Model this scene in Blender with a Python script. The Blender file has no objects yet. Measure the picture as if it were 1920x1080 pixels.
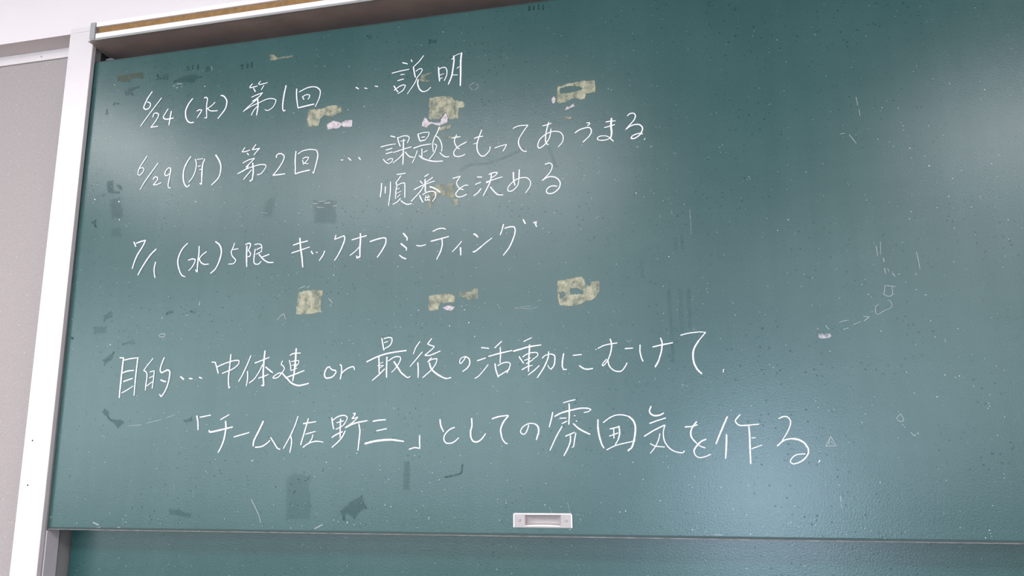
import bpy, bmesh, math, random
from mathutils import Vector, Matrix
random.seed(7)
C = bpy.context.scene.collection
SC = bpy.context.scene

# ------------------------------------------------------------------ camera, world, lights, exposure
# Metres. X runs along the board (0 = its left edge), Z = 0 is the lower edge of the sliding panel,
# Y = 0 its writing face, the room lies towards -Y. The floor is at Z = -1.35, the ceiling at Z = 1.72.
FLOOR, CEIL = -1.35, 1.72
cam = bpy.data.cameras.new('camera'); camo = bpy.data.objects.new('camera', cam); C.objects.link(camo)
cam.sensor_width = 36.0; cam.lens = 1500.0 / 1920.0 * 36.0; cam.clip_start = 0.02
YAW, PITCH, ROLL = (-0.229136, 0.198507, -0.009942)
fw = Vector((math.sin(YAW)*math.cos(PITCH), math.cos(YAW)*math.cos(PITCH), math.sin(PITCH)))
rt = Vector((math.cos(YAW), -math.sin(YAW), 0)); up = rt.cross(fw)
r2 = rt*math.cos(ROLL) + up*math.sin(ROLL); u2 = up*math.cos(ROLL) - rt*math.sin(ROLL)
M = Matrix((r2, u2, -fw)).transposed().to_4x4(); M.translation = Vector((1.53913, -1.68291, 0.1719))
camo.matrix_world = M; SC.camera = camo

wd = bpy.data.worlds.new('world'); SC.world = wd; wd.use_nodes = True
wd.node_tree.nodes['Background'].inputs[0].default_value = (0.75, 0.85, 1.0, 1)
wd.node_tree.nodes['Background'].inputs[1].default_value = 0.35

SC.view_settings.view_transform = 'Standard'; SC.view_settings.look = 'None'
SC.view_settings.gamma = 1.0; SC.view_settings.use_curve_mapping = False
SC.view_settings.exposure = 0.12

LAMP = 19.5          # radiance of the ceiling tubes' diffusers
LAMP_COL = (1.0, 0.955, 0.985)
def window_light(name, loc, sx, sz, direction, power, col):
    l = bpy.data.lights.new(name, 'AREA'); l.shape = 'RECTANGLE'; l.size = sx; l.size_y = sz
    l.energy = power; l.color = col
    o = bpy.data.objects.new(name, l); C.objects.link(o); o.location = loc
    o.rotation_euler = Vector(direction).to_track_quat('-Z', 'Y').to_euler()
    return o
# daylight through the row of windows on the left and the pane in the back wall
WINS = [-4.25, -6.15]                                         # centres (Y) of the left windows, 1.5 wide
for wy in WINS:
    window_light('daylight', (-4.06, wy, 0.60), 1.46, 1.96, (1, 0, 0), 74.0, (0.82, 0.92, 1.0))
BWINS = [(-2.95, 1.9, -.55, 1.45, 96.0, (.80, .93, 1.0)), (-.75, 1.9, -.55, 1.45, 104.0, (.80, .92, 1.0)), (2.10, .70, -.87, .23, 165.0, (.62, .79, 1.0)), (4.2, 1.9, -.20, 1.45, 72.0, (.82, .92, 1.0))]
for wx, ww, wa, wb, wp, wc in BWINS:                        # and the windows of the back wall
    window_light('daylight', (wx, -7.56, (wa+wb)/2), ww-.04, wb-wa-.04, (0, 1, 0), wp, wc)

# ------------------------------------------------------------------ materials
def mat(name, col, rough=0.5, spec=0.5, metal=0.0):
    m = bpy.data.materials.new(name); m.use_nodes = True
    b = m.node_tree.nodes['Principled BSDF']
    b.inputs['Base Color'].default_value = (*col, 1); b.inputs['Roughness'].default_value = rough
    b.inputs['Metallic'].default_value = metal; b.inputs['Specular IOR Level'].default_value = spec
    return m
class NT:
    def __init__(s, m): s.t = m.node_tree; s.b = s.t.nodes['Principled BSDF']
    def n(s, typ, **kw):
        x = s.t.nodes.new(typ)
        for k, v in kw.items(): setattr(x, k, v)
        return x
    def l(s, a, b): s.t.links.new(a, b)
    def coord(s, scale=(1, 1, 1), kind='Object'):
        c = s.n('ShaderNodeTexCoord'); mp = s.n('ShaderNodeMapping'); mp.inputs['Scale'].default_value = scale
        s.l(c.outputs[kind], mp.inputs['Vector']); return mp.outputs[0]
    def noise(s, scale, detail=3, rough=0.55, vec=None, dim='3D'):
        x = s.n('ShaderNodeTexNoise'); x.noise_dimensions = dim
        x.inputs['Scale'].default_value = scale; x.inputs['Detail'].default_value = detail; x.inputs['Roughness'].default_value = rough
        s.l(vec if vec is not None else s.coord(), x.inputs['Vector']); return x.outputs['Fac']
    def rng(s, val, a, b, c=0.0, d=1.0, smooth=False):
        x = s.n('ShaderNodeMapRange')
        if smooth: x.interpolation_type = 'SMOOTHSTEP'
        s.l(val, x.inputs['Value'])
        for i, v in zip(('From Min', 'From Max', 'To Min', 'To Max'), (a, b, c, d)): x.inputs[i].default_value = v
        return x.outputs[0]
    def math(s, op, a, b=None):
        x = s.n('ShaderNodeMath', operation=op)
        for i, v in enumerate((a, b)):
            if v is None: continue
            if isinstance(v, (int, float)): x.inputs[i].default_value = v
            else: s.l(v, x.inputs[i])
        return x.outputs[0]
    def mix(s, fac, a, b):
        x = s.n('ShaderNodeMix', data_type='RGBA')
        for sock, v in ((x.inputs['Factor'], fac), (x.inputs['A'], a), (x.inputs['B'], b)):
            if isinstance(v, tuple): sock.default_value = (*v, 1)
            elif isinstance(v, (int, float)): sock.default_value = v
            else: s.l(v, sock)
        return x.outputs['Result']
    def bump(s, h, strength, dist):
        x = s.n('ShaderNodeBump'); x.inputs['Strength'].default_value = strength; x.inputs['Distance'].default_value = dist
        s.l(h, x.inputs['Height']); s.l(x.outputs[0], s.b.inputs['Normal'])

def board_material(name):
    m = mat(name, (0.03, 0.11, 0.1), 0.28, 0.5); t = NT(m)
    cloud = t.noise(2.6, 5, 0.6)
    wash = t.noise(1.0, 4, 0.6, t.coord((26, 1, 1.1)))                # vertical wiping marks
    side = t.noise(1.0, 3, 0.6, t.coord((1.2, 1, 40)))                # faint sideways wiping marks
    dust = t.math('ADD', t.math('MULTIPLY', cloud, 0.62), t.math('ADD', t.math('MULTIPLY', wash, 0.24), t.math('MULTIPLY', side, 0.14)))
    dust = t.rng(dust, 0.2, 0.8, 0.005, 0.075)
    col = t.mix(dust, (0.003, 0.044, 0.042), (0.40, 0.57, 0.56))
    grain = t.rng(t.noise(520, 2, 0.7), 0.38, 0.66, 0.80, 1.22)
    mul = t.n('ShaderNodeMix', data_type='RGBA', blend_type='MULTIPLY'); mul.inputs['Factor'].default_value = 1.0
    t.l(col, mul.inputs['A']); t.l(grain, mul.inputs['B']); col = mul.outputs['Result']
    v = t.n('ShaderNodeTexVoronoi'); v.inputs['Scale'].default_value = 70; t.l(t.coord(), v.inputs['Vector'])   # dark pits
    pit = t.rng(v.outputs['Distance'], 0.08, 0.19, 1, 0)
    gate = t.rng(t.noise(5, 3), 0.42, 0.62, 0.06, 0.68)
    pg = t.math('MULTIPLY', pit, gate)
    col = t.mix(pg, col, (0.002, 0.026, 0.025))
    t.l(t.rng(pg, 0, 1, 0.5, 0.16), t.b.inputs['Specular IOR Level'])  # worn pits have lost the gloss
    w = t.n('ShaderNodeTexVoronoi'); w.inputs['Scale'].default_value = 95; t.l(t.coord((1, 1, 1)), w.inputs['Vector'])
    fl = t.math('MULTIPLY', t.rng(w.outputs['Distance'], 0.05, 0.11, 0.5, 0), t.rng(t.noise(40, 1), 0.5, 0.6))
    col = t.mix(fl, col, (0.5, 0.58, 0.6))                            # tiny pale flecks
    t.l(col, t.b.inputs['Base Color'])
    t.bump(t.noise(260, 3, 0.6), 0.12, 0.002)
    return m
def painted(name, col, rough, var=0.06, scale=30, bump=0.0, spec=0.5):
    m = mat(name, col, rough, spec); t = NT(m)
    f = t.rng(t.noise(scale, 4), 0.3, 0.7, 0, 1)
    t.l(t.mix(f, tuple(c*(1-var) for c in col), tuple(min(1, c*(1+var)) for c in col)), t.b.inputs['Base Color'])
    if bump: t.bump(t.noise(scale*9, 3), bump, 0.002)
    return m
def chalk_material(name, lo, hi, top, col=(0.86, 0.85, 0.88)):
    # powdery stroke: dense along its middle, breaking up towards its edges
    m = mat(name, col, 0.95, 0.1); t = NT(m)
    a = t.n('ShaderNodeAttribute'); a.attribute_name = 'cov'
    n = t.noise(700, 2, 0.7); g = t.noise(190, 2, 0.6)
    x = t.math('ADD', a.outputs['Fac'], t.math('ADD', t.math('MULTIPLY', t.math('SUBTRACT', n, 0.5), 0.55), t.math('MULTIPLY', t.math('SUBTRACT', g, 0.5), 0.35)))
    t.l(t.rng(x, lo, hi, 0, top, True), t.b.inputs['Alpha'])
    return m
def tape_material(name, c1, c2, a0, a1, scale=90):
    m = mat(name, c1, 0.6, 0.35); t = NT(m)
    n = t.noise(scale, 5, 0.65); f = t.noise(1, 4, 0.65, t.coord((scale*1.6, 1, scale*0.5)))
    t.l(t.mix(t.rng(n, 0.35, 0.66), c1, c2), t.b.inputs['Base Color'])
    a = t.n('ShaderNodeAttribute'); a.attribute_name = 'cov'
    x = t.math('ADD', t.math('MULTIPLY', n, 0.5), t.math('MULTIPLY', f, 0.5))
    al = t.rng(x, 0.38, 0.54, a0, a1)
    t.l(t.math('MULTIPLY', al, t.rng(t.math('ADD', a.outputs['Fac'], t.math('MULTIPLY', t.math('SUBTRACT', t.noise(240, 3, 0.7), 0.5), 1.1)), 0.05, 0.75, 0.0, 1.0)), t.b.inputs['Alpha'])
    t.bump(f, 0.5, 0.001)
    return m
def smudge_material(name, top):
    m = mat(name, (0.009, 0.046, 0.045), 0.6, 0.15); t = NT(m)
    a = t.n('ShaderNodeAttribute'); a.attribute_name = 'cov'
    x = t.math('ADD', a.outputs['Fac'], t.math('MULTIPLY', t.math('SUBTRACT', t.noise(55, 4), 0.5), 1.9))
    t.l(t.rng(x, 0.15, 0.9, 0, top, True), t.b.inputs['Alpha'])
    return m
BOARD = board_material('green_chalkboard')
BOARD_EDGE = mat('dark_green_edge', (0.008, 0.032, 0.030), 0.5)
CHALK = chalk_material('white_chalk', 0.24, 0.70, 0.93)
FAINT = chalk_material('faint_chalk', 0.30, 0.95, 0.34)
SMUDGE = {k: smudge_material('wiped_patch_%d' % k, k/100*.46) for k in (10, 15, 25, 30, 35, 40, 45, 50, 55, 60, 70)}
TAPE = {'yellow': tape_material('yellowed_tape', (0.19, 0.205, 0.145), (0.38, 0.352, 0.245), 0.40, 0.92, 55),
        'thin': tape_material('thin_tape_residue', (0.16, 0.18, 0.13), (0.32, 0.31, 0.21), 0.08, 0.70, 55),
        'dull': tape_material('dull_tape_residue', (0.05, 0.065, 0.04), (0.09, 0.10, 0.06), 0.15, 0.6),
        'paper': tape_material('torn_paper', (0.36, 0.31, 0.32), (0.56, 0.485, 0.495), 0.75, 1.0, 140),
        'paper2': tape_material('thin_paper', (0.34, 0.33, 0.36), (0.50, 0.47, 0.50), 0.15, 0.75, 140)}
ALU = painted('white_aluminium', (0.575, 0.525, 0.522), 0.38, 0.02, 14)
ALU_GREY = painted('grey_aluminium', (0.27, 0.262, 0.255), 0.42, 0.05, 20)
RAIL = painted('pale_rail', (0.50, 0.46, 0.49), 0.35, 0.06, 9)
RAIL_DARK = painted('dark_rail', (0.22, 0.225, 0.225), 0.45, 0.08, 12)
SOFFIT = painted('brown_enamel', (0.36, 0.29, 0.265), 0.33, 0.12, 12)
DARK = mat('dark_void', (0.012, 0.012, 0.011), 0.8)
CORK = painted('brown_cork', (0.235, 0.128, 0.042), 0.8, 0.22, 60, 0.3)
TRIM = painted('pinkish_metal', (0.125, 0.105, 0.10), 0.45, 0.5, 40)
STEEL = painted('brushed_handle', (0.335, 0.298, 0.292), 0.40, 0.06, 160)
STEEL_B = painted('polished_edge', (0.74, 0.685, 0.69), 0.3, 0.03, 90)
WALLM = painted('white_wall', (0.645, 0.578, 0.58), 0.75, 0.015, 4, 0.05)
def felt():
    m = mat('grey_felt', (0.27, 0.24, 0.235), 0.9, 0.2); t = NT(m)
    f = t.rng(t.noise(300, 3, 0.7), 0.3, 0.7)
    c = t.mix(f, (0.268, 0.236, 0.228), (0.365, 0.322, 0.312))
    v = t.n('ShaderNodeTexVoronoi'); v.inputs['Scale'].default_value = 70; t.l(t.coord(), v.inputs['Vector'])
    fl = t.math('MULTIPLY', t.rng(v.outputs['Distance'], 0.06, 0.13, 0.6, 0), t.rng(t.noise(30, 1), 0.48, 0.58))
    t.l(t.mix(fl, c, (0.6, 0.55, 0.55)), t.b.inputs['Base Color']); t.bump(t.noise(420, 2), 0.2, 0.002)
    return m
FELT = felt()
ROOMM = painted('cream_wall', (0.50, 0.49, 0.46), 0.8, 0.02, 4, 0.05)
CEILM = painted('ceiling_board', (0.60, 0.60, 0.60), 0.85, 0.02, 5)
FLOORM = painted('wood_floor', (0.13, 0.085, 0.05), 0.45, 0.2, 6)
def emit(name, col, s):
    m = mat(name, (0.8, 0.8, 0.8), 0.5); b = m.node_tree.nodes['Principled BSDF']
    b.inputs['Emission Color'].default_value = (*col, 1); b.inputs['Emission Strength'].default_value = s
    return m
TUBE = emit('lamp_diffuser', LAMP_COL, LAMP)

# ------------------------------------------------------------------ object helpers
def link(name, me, m, parent=None):
    o = bpy.data.objects.new(name, me); C.objects.link(o)
    if m is not None: me.materials.append(m)
    if parent is not None: o.parent = parent
    return o
def obj(name, bm, m, parent=None, smooth=False):
    me = bpy.data.meshes.new(name)
    bmesh.ops.recalc_face_normals(bm, faces=bm.faces[:])
    bm.to_mesh(me); bm.free()
    if smooth:
        for p in me.polygons: p.use_smooth = True
    return link(name, me, m, parent)
def tag(o, label=None, cat=None, group=None, kind=None):
    for k, v in (('label', label), ('category', cat), ('group', group), ('kind', kind)):
        if v: o[k] = v
    return o
def thing(name, loc, label, cat, group=None):
    o = bpy.data.objects.new(name, None); C.objects.link(o); o.location = loc; o.empty_display_size = 0.05
    return tag(o, label, cat, group)
def box(bm, x0, x1, y0, y1, z0, z1, bevel=0.0):
    vs = [bm.verts.new((x, y, z)) for x in (x0, x1) for y in (y0, y1) for z in (z0, z1)]
    fs = [bm.faces.new([vs[i] for i in q]) for q in ((0, 1, 3, 2), (4, 6, 7, 5), (0, 4, 5, 1), (2, 3, 7, 6), (0, 2, 6, 4), (1, 5, 7, 3))]
    if bevel:
        es = list({e for f in fs for e in f.edges})
        bmesh.ops.bevel(bm, geom=es, offset=bevel, segments=2, affect='EDGES', profile=0.6)
def bx(name, b, m, parent=None, bevel=0.0):
    bm = bmesh.new(); box(bm, *b, bevel); return obj(name, bm, m, parent)
def struct(name, boxes, m, parent=None):
    bm = bmesh.new()
    for b in boxes: box(bm, *b)
    o = obj(name, bm, m, parent)
    o['kind'] = 'structure'
    return o
def disc(bm, c, axis, r, depth, seg=24, bevel=0.0):
    z = Vector(axis).normalized(); q = z.to_track_quat('Z', 'Y').to_matrix().to_4x4(); q.translation = Vector(c)
    g = bmesh.ops.create_cone(bm, cap_ends=True, segments=seg, radius1=r, radius2=r*(1-bevel), depth=depth, matrix=q)

# ------------------------------------------------------------------ the room
X0, X1, YB, YF = -4.0, 5.6, -7.5, 0.10          # left wall, right wall, back wall, front wall plane
struct('floor', [(X0-.15, X1+.15, YB-.15, YF+.15, FLOOR-.1, FLOOR)], FLOORM)
struct('ceiling', [(X0-.15, X1+.15, YB-.15, YF+.15, CEIL, CEIL+.1)], CEILM)
# the front wall: its upper part juts out over the board and the felt panel
SOF = 1.2885
struct('wall_front', [(X0, X1, YF, YF+.15, FLOOR, CEIL), (X0, X1, -.012, YF, SOF, CEIL)], WALLM)
struct('wall_right', [(X1, X1+.15, YB, YF+.15, FLOOR, CEIL)], WALLM)
lw = [(X0-.15, X0, YB, YF+.15, FLOOR, -.40), (X0-.15, X0, YB, YF+.15, 1.6, CEIL)]
ys = sorted([YB] + [v for w in WINS for v in (w-.75, w+.75)] + [YF+.15])
for a, b in zip(ys[0::2], ys[1::2]): lw.append((X0-.15, X0, a, b, -.40, 1.6))
struct('wall_left', lw, ROOMM)
bwl = []
xs = [X0] + [v for w in BWINS for v in (w[0]-w[1]/2, w[0]+w[1]/2)] + [X1]
for a, b in zip(xs[0::2], xs[1::2]): bwl.append((a, b, YB-.15, YB, FLOOR, CEIL))
for w in BWINS: bwl += [(w[0]-w[1]/2, w[0]+w[1]/2, YB-.15, YB, FLOOR, w[2]), (w[0]-w[1]/2, w[0]+w[1]/2, YB-.15, YB, w[3], CEIL)]
struct('wall_back', bwl, ROOMM)
for i, w in enumerate(WINS):
    bm = bmesh.new()
    for b in ((w-.75, w-.70, -.40, 1.6), (w+.70, w+.75, -.40, 1.6), (w-.025, w+.025, -.35, 1.55), (w-.70, w+.70, -.40, -.35), (w-.70, w+.70, 1.55, 1.6)):
        box(bm, X0-.05, X0-.005, b[0], b[1], b[2], b[3])
    tag(obj('window_%d' % (i+1), bm, ALU), kind='structure')
for i, (wx, ww, wa, wb, wp, wc) in enumerate(BWINS):
    bm = bmesh.new(); l, h = wx-ww/2, wx+ww/2
    fs = [(l, l+.04, wa, wb), (h-.04, h, wa, wb), (l+.04, h-.04, wa, wa+.04), (l+.04, h-.04, wb-.04, wb)]
    if ww > 1: fs.append((wx-.02, wx+.02, wa+.04, wb-.04))
    for b in fs: box(bm, b[0], b[1], YB-.05, YB-.005, b[2], b[3])
    tag(obj('window_%d' % (len(WINS)+1+i), bm, ALU), kind='structure')

# ceiling lamps: two rows parallel to the board
def lamp(x, y, lx, ly, label):
    t = thing('ceiling_light', (x, y, CEIL), label, 'light', 'fluorescent ceiling lights')
    bm = bmesh.new(); box(bm, -lx/2-.02, lx/2+.02, -ly/2-.02, ly/2+.02, -.055, -.001, .006); obj('housing', bm, ALU, t)
    bx('diffuser', (-lx/2, lx/2, -ly/2, ly/2, -.066, -.0555), TUBE, t)
LX = [
(-1.2, -1.72, 0.36, 1.2, 'short ceiling light over the left end of the board, turned away from it'),
(0.22, -2.3, 1.9, 0.58, 'long ceiling light over the middle of the board'),
(3.6, -2.4, 1.9, 0.58, 'long ceiling light over the right end of the board'),
(-2.4, -5.2, 1.9, 0.36, 'long ceiling light, leftmost in the row by the back wall'),
(0.2, -5.2, 1.9, 0.36, 'long ceiling light, second from the left in the row by the back wall'),
(2.6, -5.2, 1.9, 0.36, 'long ceiling light, second from the right in the row by the back wall'),
(4.5, -5.2, 1.9, 0.36, 'long ceiling light, rightmost in the row by the back wall'),
]
for a in LX: lamp(*a)

# ------------------------------------------------------------------ the board's frame
BW = 3.60                                                        # width of the panels
fr = thing('chalkboard_frame', (0, 0, 0), 'white aluminium chalkboard frame with brown underside and a cork strip along its top', 'frame')
def post(x0b, x0t, x1b, x1t, name):
    bm = bmesh.new()
    def hexa(za, zb, y0, y1):
        f = lambda a, b, z: a + (b-a)*(z+.95)/(1.302+.95)
        v = [bm.verts.new(p) for z in (za, zb) for p in ((f(x0b, x0t, z), y0, z), (f(x1b, x1t, z), y0, z), (f(x1b, x1t, z), y1, z), (f(x0b, x0t, z), y1, z))]
        for q in ((0, 1, 2, 3), (7, 6, 5, 4), (0, 4, 5, 1), (1, 5, 6, 2), (2, 6, 7, 3), (3, 7, 4, 0)): bm.faces.new([v[i] for i in q])
    hexa(-.95, 1.2884, -.0155, -.0015); hexa(1.2884, 1.302, -.0155, -.0122)
    o = obj(name, bm, ALU, fr); b = o.modifiers.new('bevel', 'BEVEL'); b.width = .0018; b.segments = 2
    return o
pl = post(-.0860, -.0735, -.0090, .0025, 'post')
for z in (.2034, .0974):
    bm = bmesh.new(); disc(bm, (-.0556, -.0157, z), (0, -1, 0), .0022, .0012, 14, .2); obj('screw', bm, DARK, pl)
post(BW+.004, BW+.004, BW+.076, BW+.076, 'post')
# the inside of the posts, seen below the sliding panel: grey lining, pale guide rail, dark guide rail
for sx, x in ((1, -.004), (-1, BW+.004)):
    def side(name, d0, d1, y0, y1, m): bx(name, (min(x-sx*.03, x+sx*d1), max(x-sx*.03, x+sx*d1), y0, y1, -.95, 1.242), m, fr)
    side('side_lining', 0, .0012, -.0014, .0995, RAIL_DARK)
    bx('guide_rail', (min(x+sx*.0013, x+sx*.0038), max(x+sx*.0013, x+sx*.0038), -.0010, .0386, -.95, -.0085), RAIL, fr, .0008)
    bx('corner_shade', (min(x+sx*.0013, x+sx*.0030), max(x+sx*.0013, x+sx*.0030), .0225, .0960, 1.05, 1.2420), DARK, fr)  # black strip painting in the shade of the corner under the soffit
# the head: channel with an upper and a lower white lip and cork between, brown soffit underneath
ZS = 1.2428
hl, hr = .0300, BW+.06
head = bx('head_rail', (-.060, BW+.066, -.0124, .0995, ZS+.002, 1.2884), ALU, fr)
bx('lip', (hl, hr, -.040, -.0126, 1.2808, 1.2935), STEEL_B, fr, .0008)
bx('cork_strip', (hl, hr, -.0330, -.0126, 1.2615, 1.2808), CORK, fr)
lowlip = bx('lip', (hl, hr, -.040, -.0126, 1.2482, 1.2615), STEEL_B, fr, .0008)
bx('soffit', (.0062, BW, -.0375, .0990, ZS, ZS+.0019), SOFFIT, fr)
bx('soffit_edge', (hl, hr, -.0405, -.0376, ZS-.0008, 1.2481), ALU_GREY, fr, .0006)
bm = bmesh.new(); box(bm, .0140, .0297, -.0430, -.0225, 1.2465, 1.2926, .0012)
box(bm, .0160, .0297, -.0415, -.0225, 1.2430, 1.2470)
obj('end_cap', bm, ALU_GREY, fr)
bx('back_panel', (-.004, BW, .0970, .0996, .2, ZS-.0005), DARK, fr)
bm = bmesh.new(); disc(bm, (.010, .045, 1.203), (0, 1, 0), .030, .012, 32)
pu = obj('pulley', bm, RAIL_DARK, fr)
bm = bmesh.new(); disc(bm, (.010, .038, 1.203), (0, 1, 0), .010, .006, 20); obj('axle', bm, ALU_GREY, pu)
bx('bottom_rail', (-.075, BW+.075, -.022, .0995, -1.00, -.9502), ALU, fr)

# ------------------------------------------------------------------ panels
def tablet(name, w, h, th, hole=None):
    bm = bmesh.new()
    xs = [0, w] if not hole else [0, hole[0], hole[1], w]
    zs = [0, h] if not hole else [0, hole[2], hole[3], h]
    g = [[bm.verts.new((x, 0, z)) for x in xs] for z in zs]
    for j in range(len(zs)-1):
        for i in range(len(xs)-1):
            if hole and i == 1 and j == 1: continue
            bm.faces.new((g[j][i], g[j][i+1], g[j+1][i+1], g[j+1][i]))
    edge = [e for e in bm.edges if e.is_boundary]
    r = bmesh.ops.extrude_edge_only(bm, edges=edge)
    bmesh.ops.translate(bm, verts=[v for v in r['geom'] if isinstance(v, bmesh.types.BMVert)], vec=(0, th, 0))
    a, b, c, d = [bm.verts.new(p) for p in ((0, th, 0), (w, th, 0), (w, th, h), (0, th, h))]
    bm.faces.new((d, c, b, a)); bmesh.ops.remove_doubles(bm, verts=bm.verts[:], dist=1e-6)
    return bm
HX0, HX1, HZ0, HZ1 = 1.1460, 1.2680, .0123, .0400
RX0, RX1, RZ0, RZ1 = 1.1700, 1.2450, .0155, .0372
pan = thing('sliding_chalkboard', (0, 0, 0), 'green sliding chalkboard panel with white handwriting and a metal pull', 'chalkboard')
PX = .0015
bm = tablet('t', BW-2*PX-.001, 1.2, .020, (RX0-PX, RX1-PX, RZ0, RZ1))
surf = obj('writing_surface', bm, BOARD, pan); surf.location = (PX, 0, 0)
bx('edge_seal', (PX, BW-PX, -.0016, .0196, -.0042, -.0001), BOARD_EDGE, pan)
bx('bottom_trim', (PX, BW-PX, -.0012, .0200, -.0062, -.0043), TRIM, pan)
bx('top_trim', (PX, BW-PX, -.0004, .0200, 1.2001, 1.2025), BOARD_EDGE, pan)
# recessed pull
hd = thing('pull_handle', (0, 0, 0), None, None); hd.parent = pan
bm = bmesh.new()
for b in ((HX0, RX0, HZ0, HZ1), (RX1, HX1, HZ0, HZ1), (RX0, RX1, HZ0, RZ0), (RX0, RX1, RZ1, HZ1)): box(bm, b[0], b[1], -.0020, -.0001, b[2], b[3])
bmesh.ops.remove_doubles(bm, verts=bm.verts[:], dist=1e-6)
obj('plate', bm, STEEL, hd)
bm = bmesh.new(); t = .0016                                      # raised bright rim on three sides
box(bm, HX0-.0010, HX0+t, -.0032, -.0001, HZ0, HZ1+.001, .0004); box(bm, HX1-t, HX1+.0010, -.0032, -.0001, HZ0, HZ1+.001, .0004)
box(bm, HX0-.001, HX1+.001, -.0032, -.0001, HZ1-t, HZ1+.001, .0004)
obj('rim', bm, STEEL_B, hd)
bm = bmesh.new(); nx, nz = 28, 14                                # the scooped finger cup
g = []
for j in range(nz+1):
    v = j/nz; row = []
    for i in range(nx+1):
        u = i/nx
        d = .0135 * (1-abs(2*u-1)**6)**.5 * (min(1, (v/.22))**.6 if v < .22 else (1-((v-.22)/.78)**2.2*.55))
        if i in (0, nx) or j in (0, nz): d = 0
        row.append(bm.verts.new((RX0+(RX1-RX0)*u, -.0012+d, RZ0+(RZ1-RZ0)*v)))
    g.append(row)
for j in range(nz):
    for i in range(nx): bm.faces.new((g[j][i], g[j][i+1], g[j+1][i+1], g[j+1][i]))
obj('finger_cup', bm, STEEL, hd, True)
bm = bmesh.new(); bulge = []
for k in range(25):
    u = k/24; bulge.append((RX0+(RX1-RX0)*u, .0026*math.sin(math.pi*u)**.5))
lo = [[bm.verts.new((x, y, z)) for x, _ in bulge] for y, z in ((-.0034, RZ0-.0006), (-.0010, RZ0-.0006))]
hi = [[bm.verts.new((x, y, RZ0+.0002+hh)) for x, hh in bulge] for y in (-.0034, -.0010)]
for i in range(24):
    bm.faces.new((lo[0][i], lo[0][i+1], hi[0][i+1], hi[0][i])); bm.faces.new((hi[0][i], hi[0][i+1], hi[1][i+1], hi[1][i]))
    bm.faces.new((lo[1][i], hi[1][i], hi[1][i+1], lo[1][i+1])); bm.faces.new((lo[0][i], lo[1][i], lo[1][i+1], lo[0][i+1]))
obj('grip_lip', bm, STEEL_B, hd)
for x in (1.1580, 1.2555):
    bm = bmesh.new(); disc(bm, (x, -.0028, .0268), (0, -1, 0), .0033, .0016, 20, .3)
    s = obj('screw', bm, STEEL, hd)
    bm = bmesh.new(); box(bm, x-.0024, x+.0024, -.0037, -.0034, .0265, .0271); obj('slot', bm, RAIL_DARK, s)

rear = thing('rear_chalkboard', (0, .073, -1.0), 'plain green rear chalkboard panel behind and below the written one', 'chalkboard')
obj('writing_surface', tablet('t', BW-.012, 1.2, .020), BOARD, rear).location = (.006, 0, .05)

# ------------------------------------------------------------------ felt panel left of the post
bb = thing('pin_board', (-.60, .05, 0), 'grey speckled felt pin board with a white top strip, left of the post', 'pin board')
bx('felt_face', (-1.40, .515, .003, .0495, -.95, 1.2595), FELT, bb)
bx('frame_strip', (-1.40, .515, -.003, .0495, 1.2598, 1.2883), ALU, bb, .0012)
bx('frame_strip', (-1.40, .515, -.003, .0495, -.98, -.9502), ALU, bb, .0012)
bm = bmesh.new(); disc(bm, (-.2235+.60, -.0034, 1.2715), (0, -1, 0), .0023, .0014, 14, .2); obj('screw', bm, RAIL_DARK, bb)

# ------------------------------------------------------------------ chalk: strokes in tenths of a millimetre on the board
def spline(P):
    P = [Vector(p) for p in P]
    if len(P) == 2:
        n = max(2, int((P[1]-P[0]).length/.004)); return [P[0].lerp(P[1], i/n) for i in range(n+1)]
    Q = [2*P[0]-P[1]] + P + [2*P[-1]-P[-2]]; out = []
    for i in range(1, len(Q)-2):
        a, b, c, d = Q[i-1:i+3]; n = max(3, min(9, int((c-b).length/.003)))
        for k in range(n):
            t = k/n; out.append(.5*((2*b)+(c-a)*t+(2*a-5*b+4*c-d)*t*t+(3*b-a-3*c+d)*t**3))
    return out + [P[-1]]
def ribbon(bm, lay, P, w, y):
    pts = spline(P); h = w*.52; rows = []
    n = len(pts); tl = [(pts[min(i+1, n-1)]-pts[max(i-1, 0)]).normalized() for i in range(n)]
    ext = [(pts[0]-tl[0]*h*.55, tl[0], .55, 0)] + [(p, t, 1, 1) for p, t in zip(pts, tl)] + [(pts[-1]+tl[-1]*h*.55, tl[-1], .5, 0)]
    f0 = random.uniform(.82, 1.0); f1 = random.uniform(.62, .95); f2 = random.uniform(.9, 1.08)
    for i, (p, t, k, c) in enumerate(ext):
        u = i/(len(ext)-1); q = (f0*(1-u)+f1*u) if len(ext) < 6 else (f0+(f2-f0)*min(1, u/.3) if u < .3 else f2+(f1-f2)*max(0, (u-.6)/.4))
        nn = Vector((-t.y, t.x))*h*k*q; row = []
        for s, cv, dy in ((-1, 0, 0), (0, c, -.0003), (1, 0, 0)):
            v = bm.verts.new((p.x+nn.x*s, y+dy, p.y+nn.y*s)); v[lay] = cv; row.append(v)
        rows.append(row)
    for a, b in zip(rows, rows[1:]):
        bm.faces.new((a[0], a[1], b[1], b[0])); bm.faces.new((a[1], a[2], b[2], b[1]))
def chalk(name, data, m, parent, y=-.0011):
    bm = bmesh.new(); lay = bm.verts.layers.float.new('cov')
    for s in data.split(';'):
        w, pp = s.split(':')
        for seg in pp.split('|'):
            v = [int(q) for q in seg.replace(',', ' ').split()]
            ribbon(bm, lay, [(v[i]*1e-4, v[i+1]*1e-4) for i in range(0, len(v), 2)], int(w)*1e-4, y)
    return obj(name, bm, m, parent)
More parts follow.
